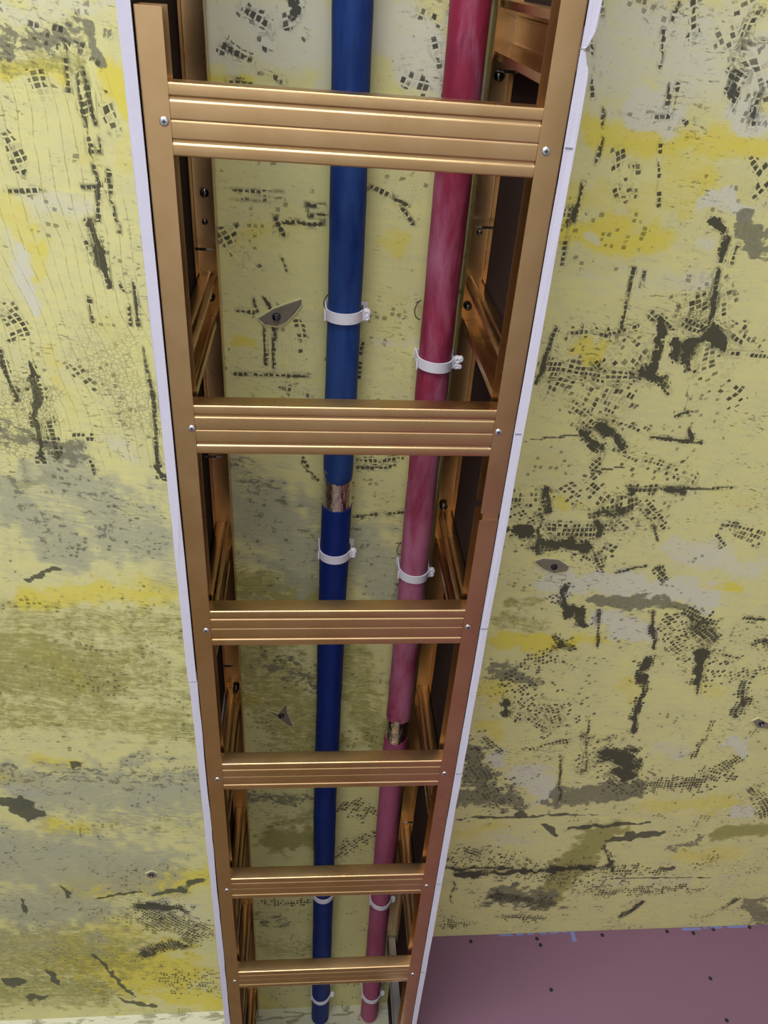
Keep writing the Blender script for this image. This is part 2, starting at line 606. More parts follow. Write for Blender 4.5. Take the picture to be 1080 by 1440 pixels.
D 0.487 0.762 0.505 0.775 0.0117 0.5
D 0.566 0.790 0.582 0.864 0.0033 0.85
D 0.651 0.789 0.670 0.864 0.0045 1
D 0.699 0.789 0.754 0.804 0.0107 0.75
D 0.736 0.819 0.762 0.849 0.0143 0.75
D 0.754 0.880 0.761 0.945 0.0099 0.95
D 0.663 0.895 0.669 0.944 0.0096 0.85
D 0.806 0.804 0.837 0.807 0.0071 0.75
D 0.836 0.857 0.857 0.849 0.0085 0.75
D 0.795 0.880 0.816 0.888 0.0082 0.65
D 0.512 0.841 0.535 0.871 0.0091 0.85
D 0.676 0.834 0.724 0.880 0.0138 0.45
D 0.835 0.929 0.867 0.913 0.0181 0.4
G 0.548 0.768 0.648 0.768 0.0113 0.85
O 0.429 0.776 0.462 0.776 0.0141 0.6
O 0.417 0.804 0.480 0.819 0.0167 0.5
G 0.427 0.909 0.464 0.925 0.0203 0.7
D 0.470 0.894 0.515 0.886 0.0161 0.55
G 0.661 0.775 0.685 0.782 0.0105 0.85
W 0.486 0.728 0.733 0.754 0.0229 0.85
W 0.653 0.667 0.774 0.705 0.0238 0.6
W 0.578 0.804 0.653 0.834 0.0199 0.75
W 0.481 0.759 0.514 0.764 0.0134 0.6
Y 0.696 0.740 0.774 0.740 0.0069 1
Y 0.418 0.848 0.532 0.856 0.0149 0.85
Y 0.531 0.848 0.599 0.848 0.0091 0.65
Y 0.475 0.590 0.487 0.601 0.0138 0.6
Y 0.681 0.581 0.743 0.580 0.0167 0.4
D 0.446 0.983 0.457 1.017 0.0058 0.95
D 0.529 0.992 0.549 1.036 0.0167 0.55
D 0.465 1.009 0.520 1.044 0.0118 0.5
D 0.426 1.079 0.457 1.117 0.0054 0.7
D 0.506 1.108 0.570 1.082 0.0058 0.7
D 0.677 0.927 0.678 1.030 0.0078 0.95
D 0.680 1.012 0.687 1.066 0.0051 0.95
D 0.601 1.019 0.626 1.169 0.0075 0.65
D 0.661 1.121 0.708 1.151 0.0218 0.95
D 0.679 1.170 0.708 1.181 0.0142 0.95
D 0.569 1.129 0.593 1.250 0.0038 0.85
D 0.600 1.073 0.641 1.087 0.0084 0.7
D 0.853 0.946 0.860 1.024 0.0092 0.75
D 0.817 1.050 0.820 1.135 0.0071 0.75
D 0.885 1.166 0.899 1.146 0.0163 0.75
D 0.757 1.213 0.850 1.205 0.0214 0.65
D 0.847 1.175 0.905 1.187 0.0133 0.6
D 0.961 1.230 1.012 1.296 0.0135 0.65
D 0.768 0.928 0.774 0.970 0.0049 0.8
G 0.392 1.096 0.445 1.214 0.0232 0.85
G 0.395 1.233 0.488 1.246 0.0328 0.75
G 0.594 1.239 0.725 1.222 0.0283 0.85
G 0.429 0.925 0.502 0.942 0.0124 0.6
O 0.700 1.352 0.652 1.468 0.0325 0.95
O 0.652 1.468 0.629 1.583 0.0301 0.85
G 0.521 1.563 0.614 1.582 0.0335 0.85
O 0.936 1.373 1.032 1.354 0.0200 0.85
G 0.853 1.417 0.902 1.383 0.0153 0.6
G 1.093 1.623 1.146 1.683 0.0237 0.75
K 0.402 1.300 0.673 1.295 0.0044 0.6
K 0.515 1.285 0.535 1.288 0.0105 0.8
K 0.576 1.325 0.610 1.360 0.0055 0.9
K 0.627 1.338 0.785 1.324 0.0058 0.8
K 0.699 1.379 0.822 1.357 0.0086 0.9
D 0.710 1.399 0.745 1.485 0.0056 0.85
D 0.399 1.461 0.535 1.463 0.0074 0.95
D 0.437 1.482 0.625 1.480 0.0100 1
D 0.623 1.467 0.727 1.472 0.0100 0.85
D 0.745 1.485 0.851 1.491 0.0127 0.5
K 0.841 1.483 0.872 1.487 0.0073 0.8
K 0.743 1.511 0.973 1.520 0.0026 0.8
D 0.426 1.507 0.423 1.584 0.0046 0.75
D 0.507 1.568 0.631 1.591 0.0155 0.75
D 0.533 1.645 0.627 1.657 0.0110 0.6
D 0.421 1.666 0.475 1.669 0.0141 0.5
D 0.747 1.563 0.947 1.560 0.0135 0.6
D 0.800 1.662 0.835 1.608 0.0076 0.85
D 1.032 1.634 1.048 1.607 0.0080 0.8
D 0.427 1.398 0.458 1.423 0.0150 0.55
D 0.951 1.446 0.935 1.470 0.0142 0.45
W 0.445 1.126 0.461 1.145 0.0139 0.9
W 0.517 1.176 0.563 1.218 0.0310 0.75
W 0.884 1.097 0.903 1.117 0.0157 0.95
W 0.748 1.104 0.793 1.124 0.0197 0.5
W 0.493 1.366 0.550 1.380 0.0264 0.5
W 0.753 1.524 1.097 1.542 0.0370 0.4
W 0.947 1.294 0.970 1.299 0.0144 0.85
Y 0.410 0.957 0.434 0.958 0.0299 0.55
Y 0.434 1.043 0.443 1.061 0.0184 0.65
Y 0.647 0.952 0.663 0.969 0.0222 0.5
Y 0.794 0.953 0.805 0.970 0.0207 0.5
Y 0.777 1.266 0.932 1.272 0.0241 0.55
Y 0.882 1.442 0.985 1.435 0.0256 0.55
Y 0.420 1.341 0.486 1.321 0.0229 0.5
"""


def ceiling_material():
    m = NT('yellow_ceiling_coating')
    p = m.pos()
    at = {}
    for nm in ('tone', 'mark'):
        a = m.n('ShaderNodeAttribute', attribute_name=nm)
        s = m.n('ShaderNodeSeparateColor'); m.set(s.inputs[0], a.outputs['Color'])
        at[nm] = (s.outputs[0], s.outputs[1], s.outputs[2], a.outputs['Alpha'])
    Y, Wt, O, G = at['tone']
    D, K, Cr, Rg = at['mark']
    # warped, slightly turned trowel coordinates
    warp = m.n('ShaderNodeTexNoise'); m.set(warp.inputs['Vector'], p); warp.inputs['Scale'].default_value = 5.0
    warp.inputs['Detail'].default_value = 2
    wv = m.vmath('MULTIPLY', m.vmath('SUBTRACT', warp.outputs['Color'], (0.5, 0.5, 0.5)), (0.05, 0.05, 0.0))
    mp = m.n('ShaderNodeMapping'); m.set(mp.inputs[0], m.vmath('ADD', p, wv)); mp.inputs['Rotation'].default_value = (0, 0, math.radians(-7))
    q = mp.outputs[0]
    nb = m.noise(m.vmath('MULTIPLY', q, (1, 1, 0)), 14, 5, 0.6, 0.5)
    nf = m.noise(m.vmath('MULTIPLY', q, (1, 1, 0)), 70, 5, 0.65, 0.8)
    ns = m.noise(m.vmath('MULTIPLY', q, (26, 130, 0)), 1.0, 5, 0.65, 0.6)     # scraped sideways
    nv = m.noise(m.vmath('MULTIPLY', q, (170, 16, 0)), 1.0, 4, 0.6, 0.3)      # scraped lengthways
    nl = m.noise(m.vmath('MULTIPLY', q, (34, 190, 0)), 1.0, 6, 0.72, 1.2)     # finer sideways scrapes
    nn = m.math('ADD', m.math('MULTIPLY', nb, 0.55), m.math('MULTIPLY', ns, 0.45))

    def fac(mask, noise, amt, lo=0.36, hi=0.62):
        return m.ramp(m.math('MULTIPLY_ADD', m.math('SUBTRACT', noise, 0.5), amt, mask), lo, hi)

    col = m.mix(m.ramp(nn, 0.36, 0.66), lin(216, 211, 142), lin(205, 201, 150))
    col = m.mix(m.ramp(nb, 0.52, 0.75, 0, 0.5), col, lin(210, 202, 116))
    col = m.mix(m.ramp(ns, 0.60, 0.78, 0, 0.5), col, lin(176, 174, 112))
    col = m.mix(m.math('MULTIPLY', fac(Y, nn, 1.2, 0.22, 0.85), 0.9), col, lin(218, 203, 78))
    col = m.mix(m.math('MULTIPLY', fac(Wt, nn, 0.9, 0.30, 0.75), 0.85), col, lin(208, 207, 188))
    col = m.mix(m.math('MULTIPLY', fac(O, m.math('ADD', m.math('MULTIPLY', nl, 0.6), m.math('MULTIPLY', nf, 0.4)), 2.4, 0.20, 0.75), 0.85), col, lin(146, 142, 76))
    gb = m.n('ShaderNodeAttribute', attribute_name='grain')
    col = m.mix(m.math('MULTIPLY', fac(gb.outputs['Alpha'], m.math('ADD', m.math('MULTIPLY', nb, 0.3), m.math('MULTIPLY', nl, 0.7)), 2.6, 0.25, 0.95), 0.8), col, lin(164, 165, 142))
    gn = m.math('ADD', m.math('MULTIPLY', nf, 0.6), m.math('MULTIPLY', ns, 0.4))
    col = m.mix(m.math('MULTIPLY', fac(G, gn, 2.4, 0.44, 0.60), 0.85), col, lin(118, 117, 98))
    # mesh ticks: a grid of small rectangles, each printed or not
    def grid(u, v, su, sv):
        a_, b_ = m.math('MULTIPLY_ADD', u, 1 / su, 0.5), m.math('DIVIDE', v, sv)
        jit = m.math('MULTIPLY', m.math('SUBTRACT', nf, 0.5), 0.7)
        ja = m.math('ADD', jit, m.math('ABSOLUTE', m.math('SUBTRACT', m.math('FRACT', a_), 0.5)))
        jb = m.math('ADD', jit, m.math('ABSOLUTE', m.math('SUBTRACT', m.math('FRACT', b_), 0.5)))
        tk = m.math('MULTIPLY', m.ramp(ja, 0.40, 0.30), m.ramp(jb, 0.40, 0.31))
        cc = m.n('ShaderNodeCombineXYZ')
        m.set(cc.inputs[0], m.math('FLOOR', a_)); m.set(cc.inputs[1], m.math('FLOOR', b_))
        return tk, cc
    gr = m.n('ShaderNodeAttribute', attribute_name='grain')
    gs = m.n('ShaderNodeSeparateColor'); m.set(gs.inputs[0], gr.outputs['Color'])
    ltick, lcell = grid(gs.outputs[1], gs.outputs[0], 0.0074, 0.0062)
    m.set(lcell.inputs[2], gs.outputs[2])
    lwn = m.n('ShaderNodeTexWhiteNoise', noise_dimensions='3D'); m.set(lwn.inputs['Vector'], lcell.outputs[0])
    sep = m.n('ShaderNodeSeparateXYZ'); m.set(sep.inputs[0], q)
    sx, sy = 0.0078, 0.0064
    cx, cy = m.math('DIVIDE', sep.outputs[0], sx), m.math('DIVIDE', sep.outputs[1], sy)
    fx, fy = m.math('FRACT', cx), m.math('FRACT', cy)
    jx = m.math('MULTIPLY_ADD', m.math('SUBTRACT', nf, 0.5), 0.6, m.math('ABSOLUTE', m.math('SUBTRACT', fx, 0.5)))
    jy = m.math('MULTIPLY_ADD', m.math('SUBTRACT', nf, 0.5), 0.6, m.math('ABSOLUTE', m.math('SUBTRACT', fy, 0.5)))
    tick = m.math('MULTIPLY', m.ramp(jx, 0.34, 0.26), m.ramp(jy, 0.38, 0.30))
    cell = m.n('ShaderNodeCombineXYZ')
    m.set(cell.inputs[0], m.math('FLOOR', cx)); m.set(cell.inputs[1], m.math('FLOOR', cy))
    wn = m.n('ShaderNodeTexWhiteNoise', noise_dimensions='2D'); m.set(wn.inputs['Vector'], cell.outputs[0])
    dm = m.math('MULTIPLY', D, m.ramp(nb, 0.2, 0.60, 0.6, 1.4))
    on = m.ramp(m.math('SUBTRACT', dm, m.math('MULTIPLY', lwn.outputs['Value'], 0.9)), -0.02, 0.10)
    printed = m.math('MULTIPLY', ltick, on)
    solid = m.ramp(m.math('ADD', dm, m.math('MULTIPLY', m.math('SUBTRACT', nf, 0.5), 1.6)), 0.90, 1.08)
    faint = m.math('MULTIPLY', fac(D, m.math('ADD', m.math('MULTIPLY', nv, 0.5), m.math('MULTIPLY', ns, 0.5)), 2.8, 0.58, 0.90), 0.62)
    # scattered stray prints everywhere
    stray_m = m.ramp(nb, 0.50, 0.70, 0.0, 0.40)
    stray = m.math('MULTIPLY', tick, m.ramp(m.math('SUBTRACT', stray_m, wn.outputs['Value']), 0.0, 0.08))
    scr = m.math('MULTIPLY', m.ramp(nb, 0.5, 0.7), m.ramp(m.math('MULTIPLY', nf, ns), 0.36, 0.42, 0.0, 0.6))
    big = m.noise(m.vmath('MULTIPLY', p, (1, 1, 0)), 6.5, 3, 0.55, 0.8)
    dash = m.noise(m.vmath('MULTIPLY', q, (95, 330, 0)), 1.0, 3, 0.6, 0.2)
    dashes = m.math('MULTIPLY', m.ramp(m.math('MULTIPLY_ADD', big, 0.5, m.math('MULTIPLY', nf, 0.5)), 0.50, 0.62), m.ramp(dash, 0.55, 0.62, 0.0, 0.75))
    speck = m.noise(m.vmath('MULTIPLY', q, (1, 1, 0)), 420, 2, 0.5)
    specks = m.math('MULTIPLY', m.ramp(nb, 0.42, 0.62), m.ramp(speck, 0.66, 0.72, 0.0, 0.6))
    scr = m.math('MAXIMUM', scr, m.math('MAXIMUM', dashes, specks))
    dark = m.math('MAXIMUM', m.math('MAXIMUM', printed, solid), m.math('MAXIMUM', faint, m.math('MAXIMUM', m.math('MULTIPLY', stray, 0.6), scr)))
    col = m.mix(m.math('MULTIPLY', dark, 0.93), col, lin(50, 50, 42))
    col = m.mix(m.math('MULTIPLY', fac(K, nf, 0.9, 0.34, 0.55), 0.9), col, lin(78, 78, 64))
    # crackle lines and pores
    vor = m.n('ShaderNodeTexVoronoi', feature='DISTANCE_TO_EDGE'); m.set(vor.inputs['Vector'], m.vmath('MULTIPLY', q, (150, 190, 0)))
    vor.inputs['Scale'].default_value = 1.0
    # trowel ridges, long shallow grooves
    rp = m.n('ShaderNodeMapping'); m.set(rp.inputs[0], m.vmath('ADD', p, wv)); rp.inputs['Rotation'].default_value = (0, 0, math.radians(9))
    rsx = m.n('ShaderNodeSeparateXYZ'); m.set(rsx.inputs[0], rp.outputs[0])
    ph = m.math('MULTIPLY_ADD', nb, 0.7, m.math('DIVIDE', rsx.outputs[0], 0.0125))
    saw = m.math('FRACT', ph)
    groove = m.math('MULTIPLY', m.math('MULTIPLY', m.ramp(saw, 0.88, 0.95), m.ramp(saw, 1.0, 0.96)), m.ramp(Rg, 0.05, 0.6))
    groove = m.math('MULTIPLY', groove, m.ramp(nf, 0.35, 0.6))
    col = m.mix(m.math('MULTIPLY', groove, 0.75), col, lin(140, 136, 78))
    ck = m.math('MULTIPLY', m.ramp(vor.outputs['Distance'], 0.10, 0.02), m.ramp(m.math('ADD', Cr, m.math('MULTIPLY', G, 0.5)), 0.1, 0.5, 0, 0.6))
    col = m.mix(ck, col, lin(120, 116, 72))
    hgt = m.math('ADD', m.math('MULTIPLY', nv, 0.7), m.math('ADD', m.math('MULTIPLY', nf, 0.5), m.math('ADD', m.math('MULTIPLY', m.math('MULTIPLY', saw, Rg), 1.1), m.math('MULTIPLY', dark, -0.35))))
    m.bump(hgt, 0.30, 0.0022)
    return m.base(col, 0.62, 0.0, 0.35)


CEIL_M = ceiling_material()


def build_ceiling():
    gx = np.concatenate([[-2.6, -1.6, -1.0], np.arange(-0.64, 1.28, 0.0034), [1.6, 2.2, 3.0]])
    gy = np.concatenate([[-2.4, -1.2, -0.5], np.arange(-0.06, 2.022, 0.0036), [2.03]])
    nx, ny = len(gx), len(gy)
    X, Yg = np.meshgrid(gx, gy)
    X, Yg = X.ravel(), Yg.ravel()
    chan = {k: np.zeros(nx * ny) for k in 'YWOGDKCRB'}
    cellc = np.zeros((nx * ny, 4), np.float32)
    cellc[:, 0], cellc[:, 1] = Yg, X
    rs = np.random.RandomState(5)

    def vnoise(pitch):
        gx_ = (X - X.min()) / pitch; gy_ = (Yg - Yg.min()) / pitch
        lat = rs.rand(256, 256) * 2 - 1
        xi, yi = np.floor(gx_).astype(int), np.floor(gy_).astype(int)
        fx, fy = gx_ - xi, gy_ - yi
        fx, fy = fx * fx * (3 - 2 * fx), fy * fy * (3 - 2 * fy)
        g = lambda a, b: lat[(xi + a) % 256, (yi + b) % 256]
        return (g(0, 0) * (1 - fx) + g(1, 0) * fx) * (1 - fy) + (g(0, 1) * (1 - fx) + g(1, 1) * fx) * fy

    w1x, w1y, w2x, w2y = vnoise(0.03), vnoise(0.03), vnoise(0.009), vnoise(0.009)
    w3 = vnoise(0.014)
    for line in STROKES.strip().splitlines():
        k, *v = line.split()
        ax, ay, bx_, by_, hw, s = map(float, v)
        hw = max(hw, 0.0022)
        R_ = hw * 2.2 + 0.006
        a1, a2 = min(0.010, 0.9 * hw), min(0.006, 0.6 * hw)
        sel = np.nonzero((X > min(ax, bx_) - R_) & (X < max(ax, bx_) + R_) & (Yg > min(ay, by_) - R_) & (Yg < max(ay, by_) + R_))[0]
        px, py = X[sel] + a1 * w1x[sel] + a2 * w2x[sel] - ax, Yg[sel] + a1 * w1y[sel] + a2 * w2y[sel] - ay
        dx, dy = bx_ - ax, by_ - ay
        t = np.clip((px * dx + py * dy) / (dx * dx + dy * dy + 1e-9), 0, 1)
        d = np.hypot(px - t * dx, py - t * dy) / hw
        soft = (0.35, 1.6) if k == 'D' else (0.6, 1.3) if k == 'K' else (0.3, 1.9)
        d = d * (1 + 0.45 * w3[sel])
        if k == 'K': d = d / np.sqrt(np.clip(1.02 - (2 * t - 1) ** 2 * 0.9, 0.05, 1))
        u = np.clip((soft[1] - d) / (soft[1] - soft[0]), 0, 1)
        val = s * u * u * (3 - 2 * u)
        if k == 'D':          # local print grid runs along the trowel stroke
            L_ = math.hypot(dx, dy) + 1e-9
            win = val > chan[k][sel]
            ws = sel[win]
            qx, qy = X[sel] + 0.5 * a1 * w1x[sel] - ax, Yg[sel] + 0.5 * a1 * w1y[sel] - ay
            cellc[ws, 0] = ((qx * dx + qy * dy) / L_)[win]
            cellc[ws, 1] = ((qx * dy - qy * dx) / L_)[win]
            cellc[ws, 2] = rs.rand()
        chan[k][sel] = np.maximum(chan[k][sel], val)
    verts = np.empty((nx * ny, 3), np.float32)
    verts[:, 0], verts[:, 1], verts[:, 2] = X, Yg, H
    i = np.arange(nx * ny).reshape(ny, nx)
    quads = np.stack([i[:-1, :-1], i[1:, :-1], i[1:, 1:], i[:-1, 1:]], -1).reshape(-1, 4)
    me = bpy.data.meshes.new('ceiling')
    me.vertices.add(nx * ny); me.vertices.foreach_set('co', verts.ravel())
    nq = len(quads)
    me.loops.add(nq * 4); me.loops.foreach_set('vertex_index', quads.ravel().astype(np.int32))
    me.polygons.add(nq)
    me.polygons.foreach_set('loop_start', np.arange(0, nq * 4, 4, dtype=np.int32))
    me.update(calc_edges=True)
    for nm, ks in (('tone', 'YWOG'), ('mark', 'DKCR')):
        a = me.attributes.new(nm, 'FLOAT_COLOR', 'POINT')
        buf = np.zeros((nx * ny, 4), np.float32)
        for c, k in enumerate(ks): buf[:, c] = chan[k]
        a.data.foreach_set('color', buf.ravel())
    cellc[:, 3] = chan['B']
    a = me.attributes.new('grain', 'FLOAT_COLOR', 'POINT')
    a.data.foreach_set('color', cellc.ravel())
    return tag(link('ceiling', me, CEIL_M), kind='structure',
               label='yellow coated ceiling with black mesh imprints and trowel scrapes')


ceiling = build_ceiling()


def plaster_chip(cx, cy, outline, hole_r, rot=0.0):
    """A knocked-off patch: bare concrete with a raised rim of coating and a plugged hole."""
    ca, sa = math.cos(rot), math.sin(rot)
    pts = [(cx + ca * x - sa * y, cy + sa * x + ca * y) for x, y in outline]
    n = len(pts)
    v = [(x, y, H - 0.0004) for x, y in pts] + [(cx + (x - cx) * 0.86, cy + (y - cy) * 0.86, H - 0.0022) for x, y in pts] + [(cx, cy, H - 0.0016)]
    f = []
    for i in range(n):
        j = (i + 1) % n
        f += [(i, j, n + j, n + i), (n + i, n + j, 2 * n)]
    o = link('plaster_chip', mesh_from('plaster_chip', v, f), CONCRETE, ceiling)
    bm = bmesh.new()
    rim = [(x, y, H - 0.0008) for x, y in pts] + [(pts[0][0], pts[0][1], H - 0.0008)]
    tube(bm, rim, 0.0011, 6)
    bm_obj('broken_edge', bm, FLAKE, o, 40)
    if hole_r:
        bm = bmesh.new()
        lathe(bm, [(hole_r * 1.25, -0.0006), (hole_r * 1.1, 0.0014), (hole_r * 0.7, 0.0018), (hole_r * 0.55, 0.0004)], 12, (cx, cy, H - 0.0022), 'Z', -1)
        bm_obj('anchor_plug', bm, DARK_STEEL, o, 40)
    return o


plaster_chip(0.0856, 0.3404, [(-0.0219, 0.0025), (-0.0031, -0.0100), (0.0131, -0.0165), (0.0285, -0.0221), (0.0293, -0.0154), (0.0220, -0.0050), (0.0106, 0.0073), (-0.0001, 0.0120), (-0.0140, 0.0099)], 0.0042)
plaster_chip(0.4799, 0.7024, [(-0.0320, -0.0089), (-0.0185, -0.0154), (0.0050, -0.0131), (0.0233, -0.0002), (0.0209, 0.0090), (0.0035, 0.0131), (-0.0148, 0.0053)], 0.0042)
plaster_chip(0.0849, 1.0113, [(-0.0248, -0.0138), (-0.0057, -0.0034), (0.0071, -0.0265), (0.0092, -0.0066), (0.0195, 0.0276), (0.0113, 0.0258), (-0.0024, 0.0101)], 0.0042)
plaster_chip(0.9116, 1.0441, [(-0.0187, -0.0057), (-0.0095, -0.0128), (0.0177, 0.0022), (0.0242, 0.0170), (-0.0034, 0.0128)], 0.0042)
plaster_chip(-0.1646, 1.4496, [(-0.010, -0.004), (0.002, -0.012), (0.010, -0.006), (0.011, 0.008), (0.0, 0.013), (-0.009, 0.008)], 0.0038)

# ------------------------------------------------------------------ walls and floor
ZF = -2.25


def slab(name, a, b, mat, label):
    bm = bmesh.new(); add_box(bm, a, b)
    return tag(bm_obj(name, bm, mat), kind='structure', label=label)


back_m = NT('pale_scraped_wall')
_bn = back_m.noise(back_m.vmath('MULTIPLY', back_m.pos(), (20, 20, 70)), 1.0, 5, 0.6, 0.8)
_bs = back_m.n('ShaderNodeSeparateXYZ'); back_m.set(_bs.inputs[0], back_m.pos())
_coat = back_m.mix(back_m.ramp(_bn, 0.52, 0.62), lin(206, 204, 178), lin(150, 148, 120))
_reflect_dark = back_m.mix(_bn, lin(104, 90, 74), lin(122, 106, 88))  # unseen lower wall: brown made up to darken reflections in the gold
BACK_M = back_m.base(back_m.mix(back_m.ramp(back_m.math('MULTIPLY_ADD', _bn, 0.04, _bs.outputs[2]), 0.085, 0.095), _reflect_dark, _coat), 0.85)
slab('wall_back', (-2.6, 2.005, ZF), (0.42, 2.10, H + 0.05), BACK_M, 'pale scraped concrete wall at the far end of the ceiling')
slab('floor', (-2.6, -2.4, ZF - 0.05), (3.0, 2.1, ZF), FLOOR_M, 'bare grey screed floor')
PLASTER = simple('grey_plaster', lin(150, 146, 138), 0.9, 0, (30, 0.2), 0.15)
slab('wall_right_blocker', (2.3, -2.4, ZF), (2.4, 1.712, H), PLASTER, 'added unseen grey wall on the right that blocks ambient light')  # out of view, added to keep world light off the right and far side
wall_far = slab('wall_far', (0.3315, 1.712, ZF), (2.3, 1.7245, H - 0.0005), PINK_M, 'pink plasterboard lining wall with dark screw holes and blue marks')

for (x, z) in ((0.4808, 0.2169), (0.6258, 0.2177), (0.6304, 0.2038), (0.772, 0.2201), (0.9192, 0.2227), (0.9774, 0.2174), (1.0257, 0.2236), (1.1105, 0.2254), (0.9761, 0.1215), (0.6314, 0.1126), (0.9764, 0.0403)):
    bm = bmesh.new()
    lathe(bm, [(0.0042, -0.001), (0.0042, 0.0004), (0.003, 0.0007), (0.0022, 0.0001)], 12, (x, 1.712, z), 'Y', -1)
    bm_obj('screw_head', bm, HOLE, wall_far, 40)
for (x0, x1, z0, z1) in ((0.545, 0.575, 0.2255, 0.2300), (0.582, 0.600, 0.2262, 0.2300), (0.607, 0.622, 0.2265, 0.2300), (0.634, 0.650, 0.2265, 0.2300), (0.656, 0.676, 0.2270, 0.2300),
                         (0.684, 0.697, 0.2275, 0.2300), (0.702, 0.712, 0.2080, 0.2300), (0.955, 0.998, 0.2235, 0.2290), (1.004, 1.014, 0.2260, 0.2295), (1.022, 1.048, 0.2250, 0.2300), (1.060, 1.108, 0.2255, 0.2300)):
    bm = bmesh.new(); add_box(bm, (x0, 1.7117, z0), (x1, 1.713, z1))
    bm_obj('blue_mark', bm, BLUE_INK, wall_far)

# ------------------------------------------------------------------ plasterboard cheeks of the dropped box


def board(outline, x_in_side, label):
    """outline: plan polygon (x, y) going along the outer side then back along the inner side."""
    n = len(outline)
    v = [(x, y, 0.0 + random.uniform(-0.0003, 0.0003)) for x, y in outline] + [(x, y, H - 0.0006) for x, y in outline]
    f = [tuple(range(n)), tuple(range(2 * n - 1, n - 1, -1))]
    f += [(i, (i + 1) % n, n + (i + 1) % n, n + i) for i in range(n)]
    o = link('plasterboard', mesh_from('plasterboard', v, f), WHITE_PAPER)
    # the grey-brown backing paper on the face towards the pipes
    ys = [p[1] for p in outline]
    bm = bmesh.new()
    s = 1 if x_in_side > 0.1 else -1
    add_box(bm, (x_in_side - s * 0.0004, min(ys) + 0.014, 0.0012), (x_in_side + s * 0.0004, max(ys) - 0.014, H - 0.0008))
    bm_obj('backing_paper', bm, BROWN_PAPER, o)
    tag(o, label, 'plasterboard', 'plasterboard cheeks of the dropped box')
    return o


def wavy(x, y0, y1, n, amp):
    return [(x + random.uniform(-amp, amp), y0 + (y1 - y0) * k / n) for k in range(n + 1)]


left_a = board(wavy(-0.0105, -0.25, 0.694, 26, 0.0004) + wavy(-0.0010, 0.694, -0.25, 26, 0.0002), -0.0010,
               'white-edged plasterboard strip along the left gold rail, nearest half')
left_b = board(wavy(-0.0095, 0.6960, 2.0, 30, 0.0004) + wavy(-0.0006, 2.0, 0.6960, 60, 0.0005), -0.0006,
               'white-edged plasterboard strip along the left gold rail, far half to the wall')
right_a = board(wavy(0.3300, -0.25, 0.026, 8, 0.0003) + [(0.3285, 0.030), (0.3272, 0.034), (0.3248, 0.0395), (0.3228, 0.0404)] + wavy(0.3206, 0.0404, -0.25, 8, 0.0002), 0.3206,
                'short plasterboard strip with a chipped corner beside the top of the right gold rail')
right_b = board([(0.3225, 0.0414), (0.3246, 0.0435), (0.3266, 0.050), (0.3288, 0.054)] + wavy(0.3296, 0.060, 2.0, 44, 0.0004) + wavy(0.3206, 2.0, 0.0414, 44, 0.0002), 0.3206,
                'long plasterboard strip with pencil ticks along the right gold rail')
for y in (0.1079, 0.3614, 0.6121, 0.8679, 1.1233, 1.384):
    bm = bmesh.new()
    add_box(bm, (0.3212, y - 0.0004, -0.0006), (0.3294 - random.uniform(0, 0.002), y + 0.0004, 0.0006))
    bm_obj('pencil_mark', bm, PENCIL, right_b)

# drywall screws whose points come through the boards into the box
for par, x, sgn, pts in ((left_a, 0.0, 1, ((0.262, 0.214), (0.505, 0.190))),
                         (left_b, 0.0, 1, ((0.86, 0.19), (1.40, 0.2))),
                         (right_b, W, -1, ((0.226, 0.214), (0.78, 0.19), (1.262, 0.2), (0.076, 0.2)))):
    for y, z in pts:
        bm = bmesh.new()
        prof = [(0.0016, 0.0)]
        for k in range(7):
            prof += [(0.0012, 0.001 + k * 0.0018), (0.0018, 0.0019 + k * 0.0018)]
        prof += [(0.0012, 0.015), (0.0002, 0.020)]
        lathe(bm, prof, 8, (x, y, z), 'X', sgn)
        bm_obj('screw_point', bm, DARK_STEEL, par, 30)

# ------------------------------------------------------------------ metal frame


def pan_screw(parent, loc, mat=STEEL, r=0.0031, down=True):
    bm = bmesh.new()
    s = -1 if down else 1
    lathe(bm, [(r * 1.15, -0.0004), (r * 1.15, 0.0004), (r, 0.0008), (r * 0.72, 0.0012), (r * 0.42, 0.0013), (r * 0.2, 0.0012)], 16, loc, 'Z', s)
    o = bm_obj('screw', bm, mat, parent, 50)
    if down:
        bm = bmesh.new()
        for hx, hy in ((r * 0.55, r * 0.14), (r * 0.14, r * 0.55)):
            add_box(bm, (loc[0] - hx, loc[1] - hy, loc[2] - 0.00150), (loc[0] + hx, loc[1] + hy, loc[2] - 0.0010))
        bm_obj('cross_recess', bm, DARK_STEEL, o)
    return o


def edge_rail(x0, s, y0, y1, label):
    """Sideways U channel: web on the board, flanges pointing inwards (s = +1 / -1)."""
    poly = round_corners([(0.0200, 0.0003), (0.0006, 0.0003), (0.0006, 0.0258), (0.0200, 0.0258)], 0.0012)
    me = sheet(poly, 0.0006, 'Y', y0, y1, lambda p, l: (x0 + s * p.x, l, p.y), 24)
    return tag(link('edge_rail', me, GOLD, None, 35), label, 'metal rail', 'lower edge rails of the gold frame')


rail_l = edge_rail(0.0, 1, 0.0319, 1.995, 'long gold metal rail on the left, its cut end near the top of the photo')
rail_ra = edge_rail(W, -1, -0.22, 0.4545, 'upper gold metal rail on the right, ending at the splice gap')
rail_rb = edge_rail(W, -1, 0.4625, 1.70, 'lower gold metal rail on the right, starting at the splice gap')
# small sleeve inside the splice and the stain on the far rail
bm = bmesh.new(); add_box(bm, (W - 0.0172, 0.440, 0.0010), (W - 0.0010, 0.478, 0.0018))
bm_obj('splice_plate', bm, GOLD, rail_rb)


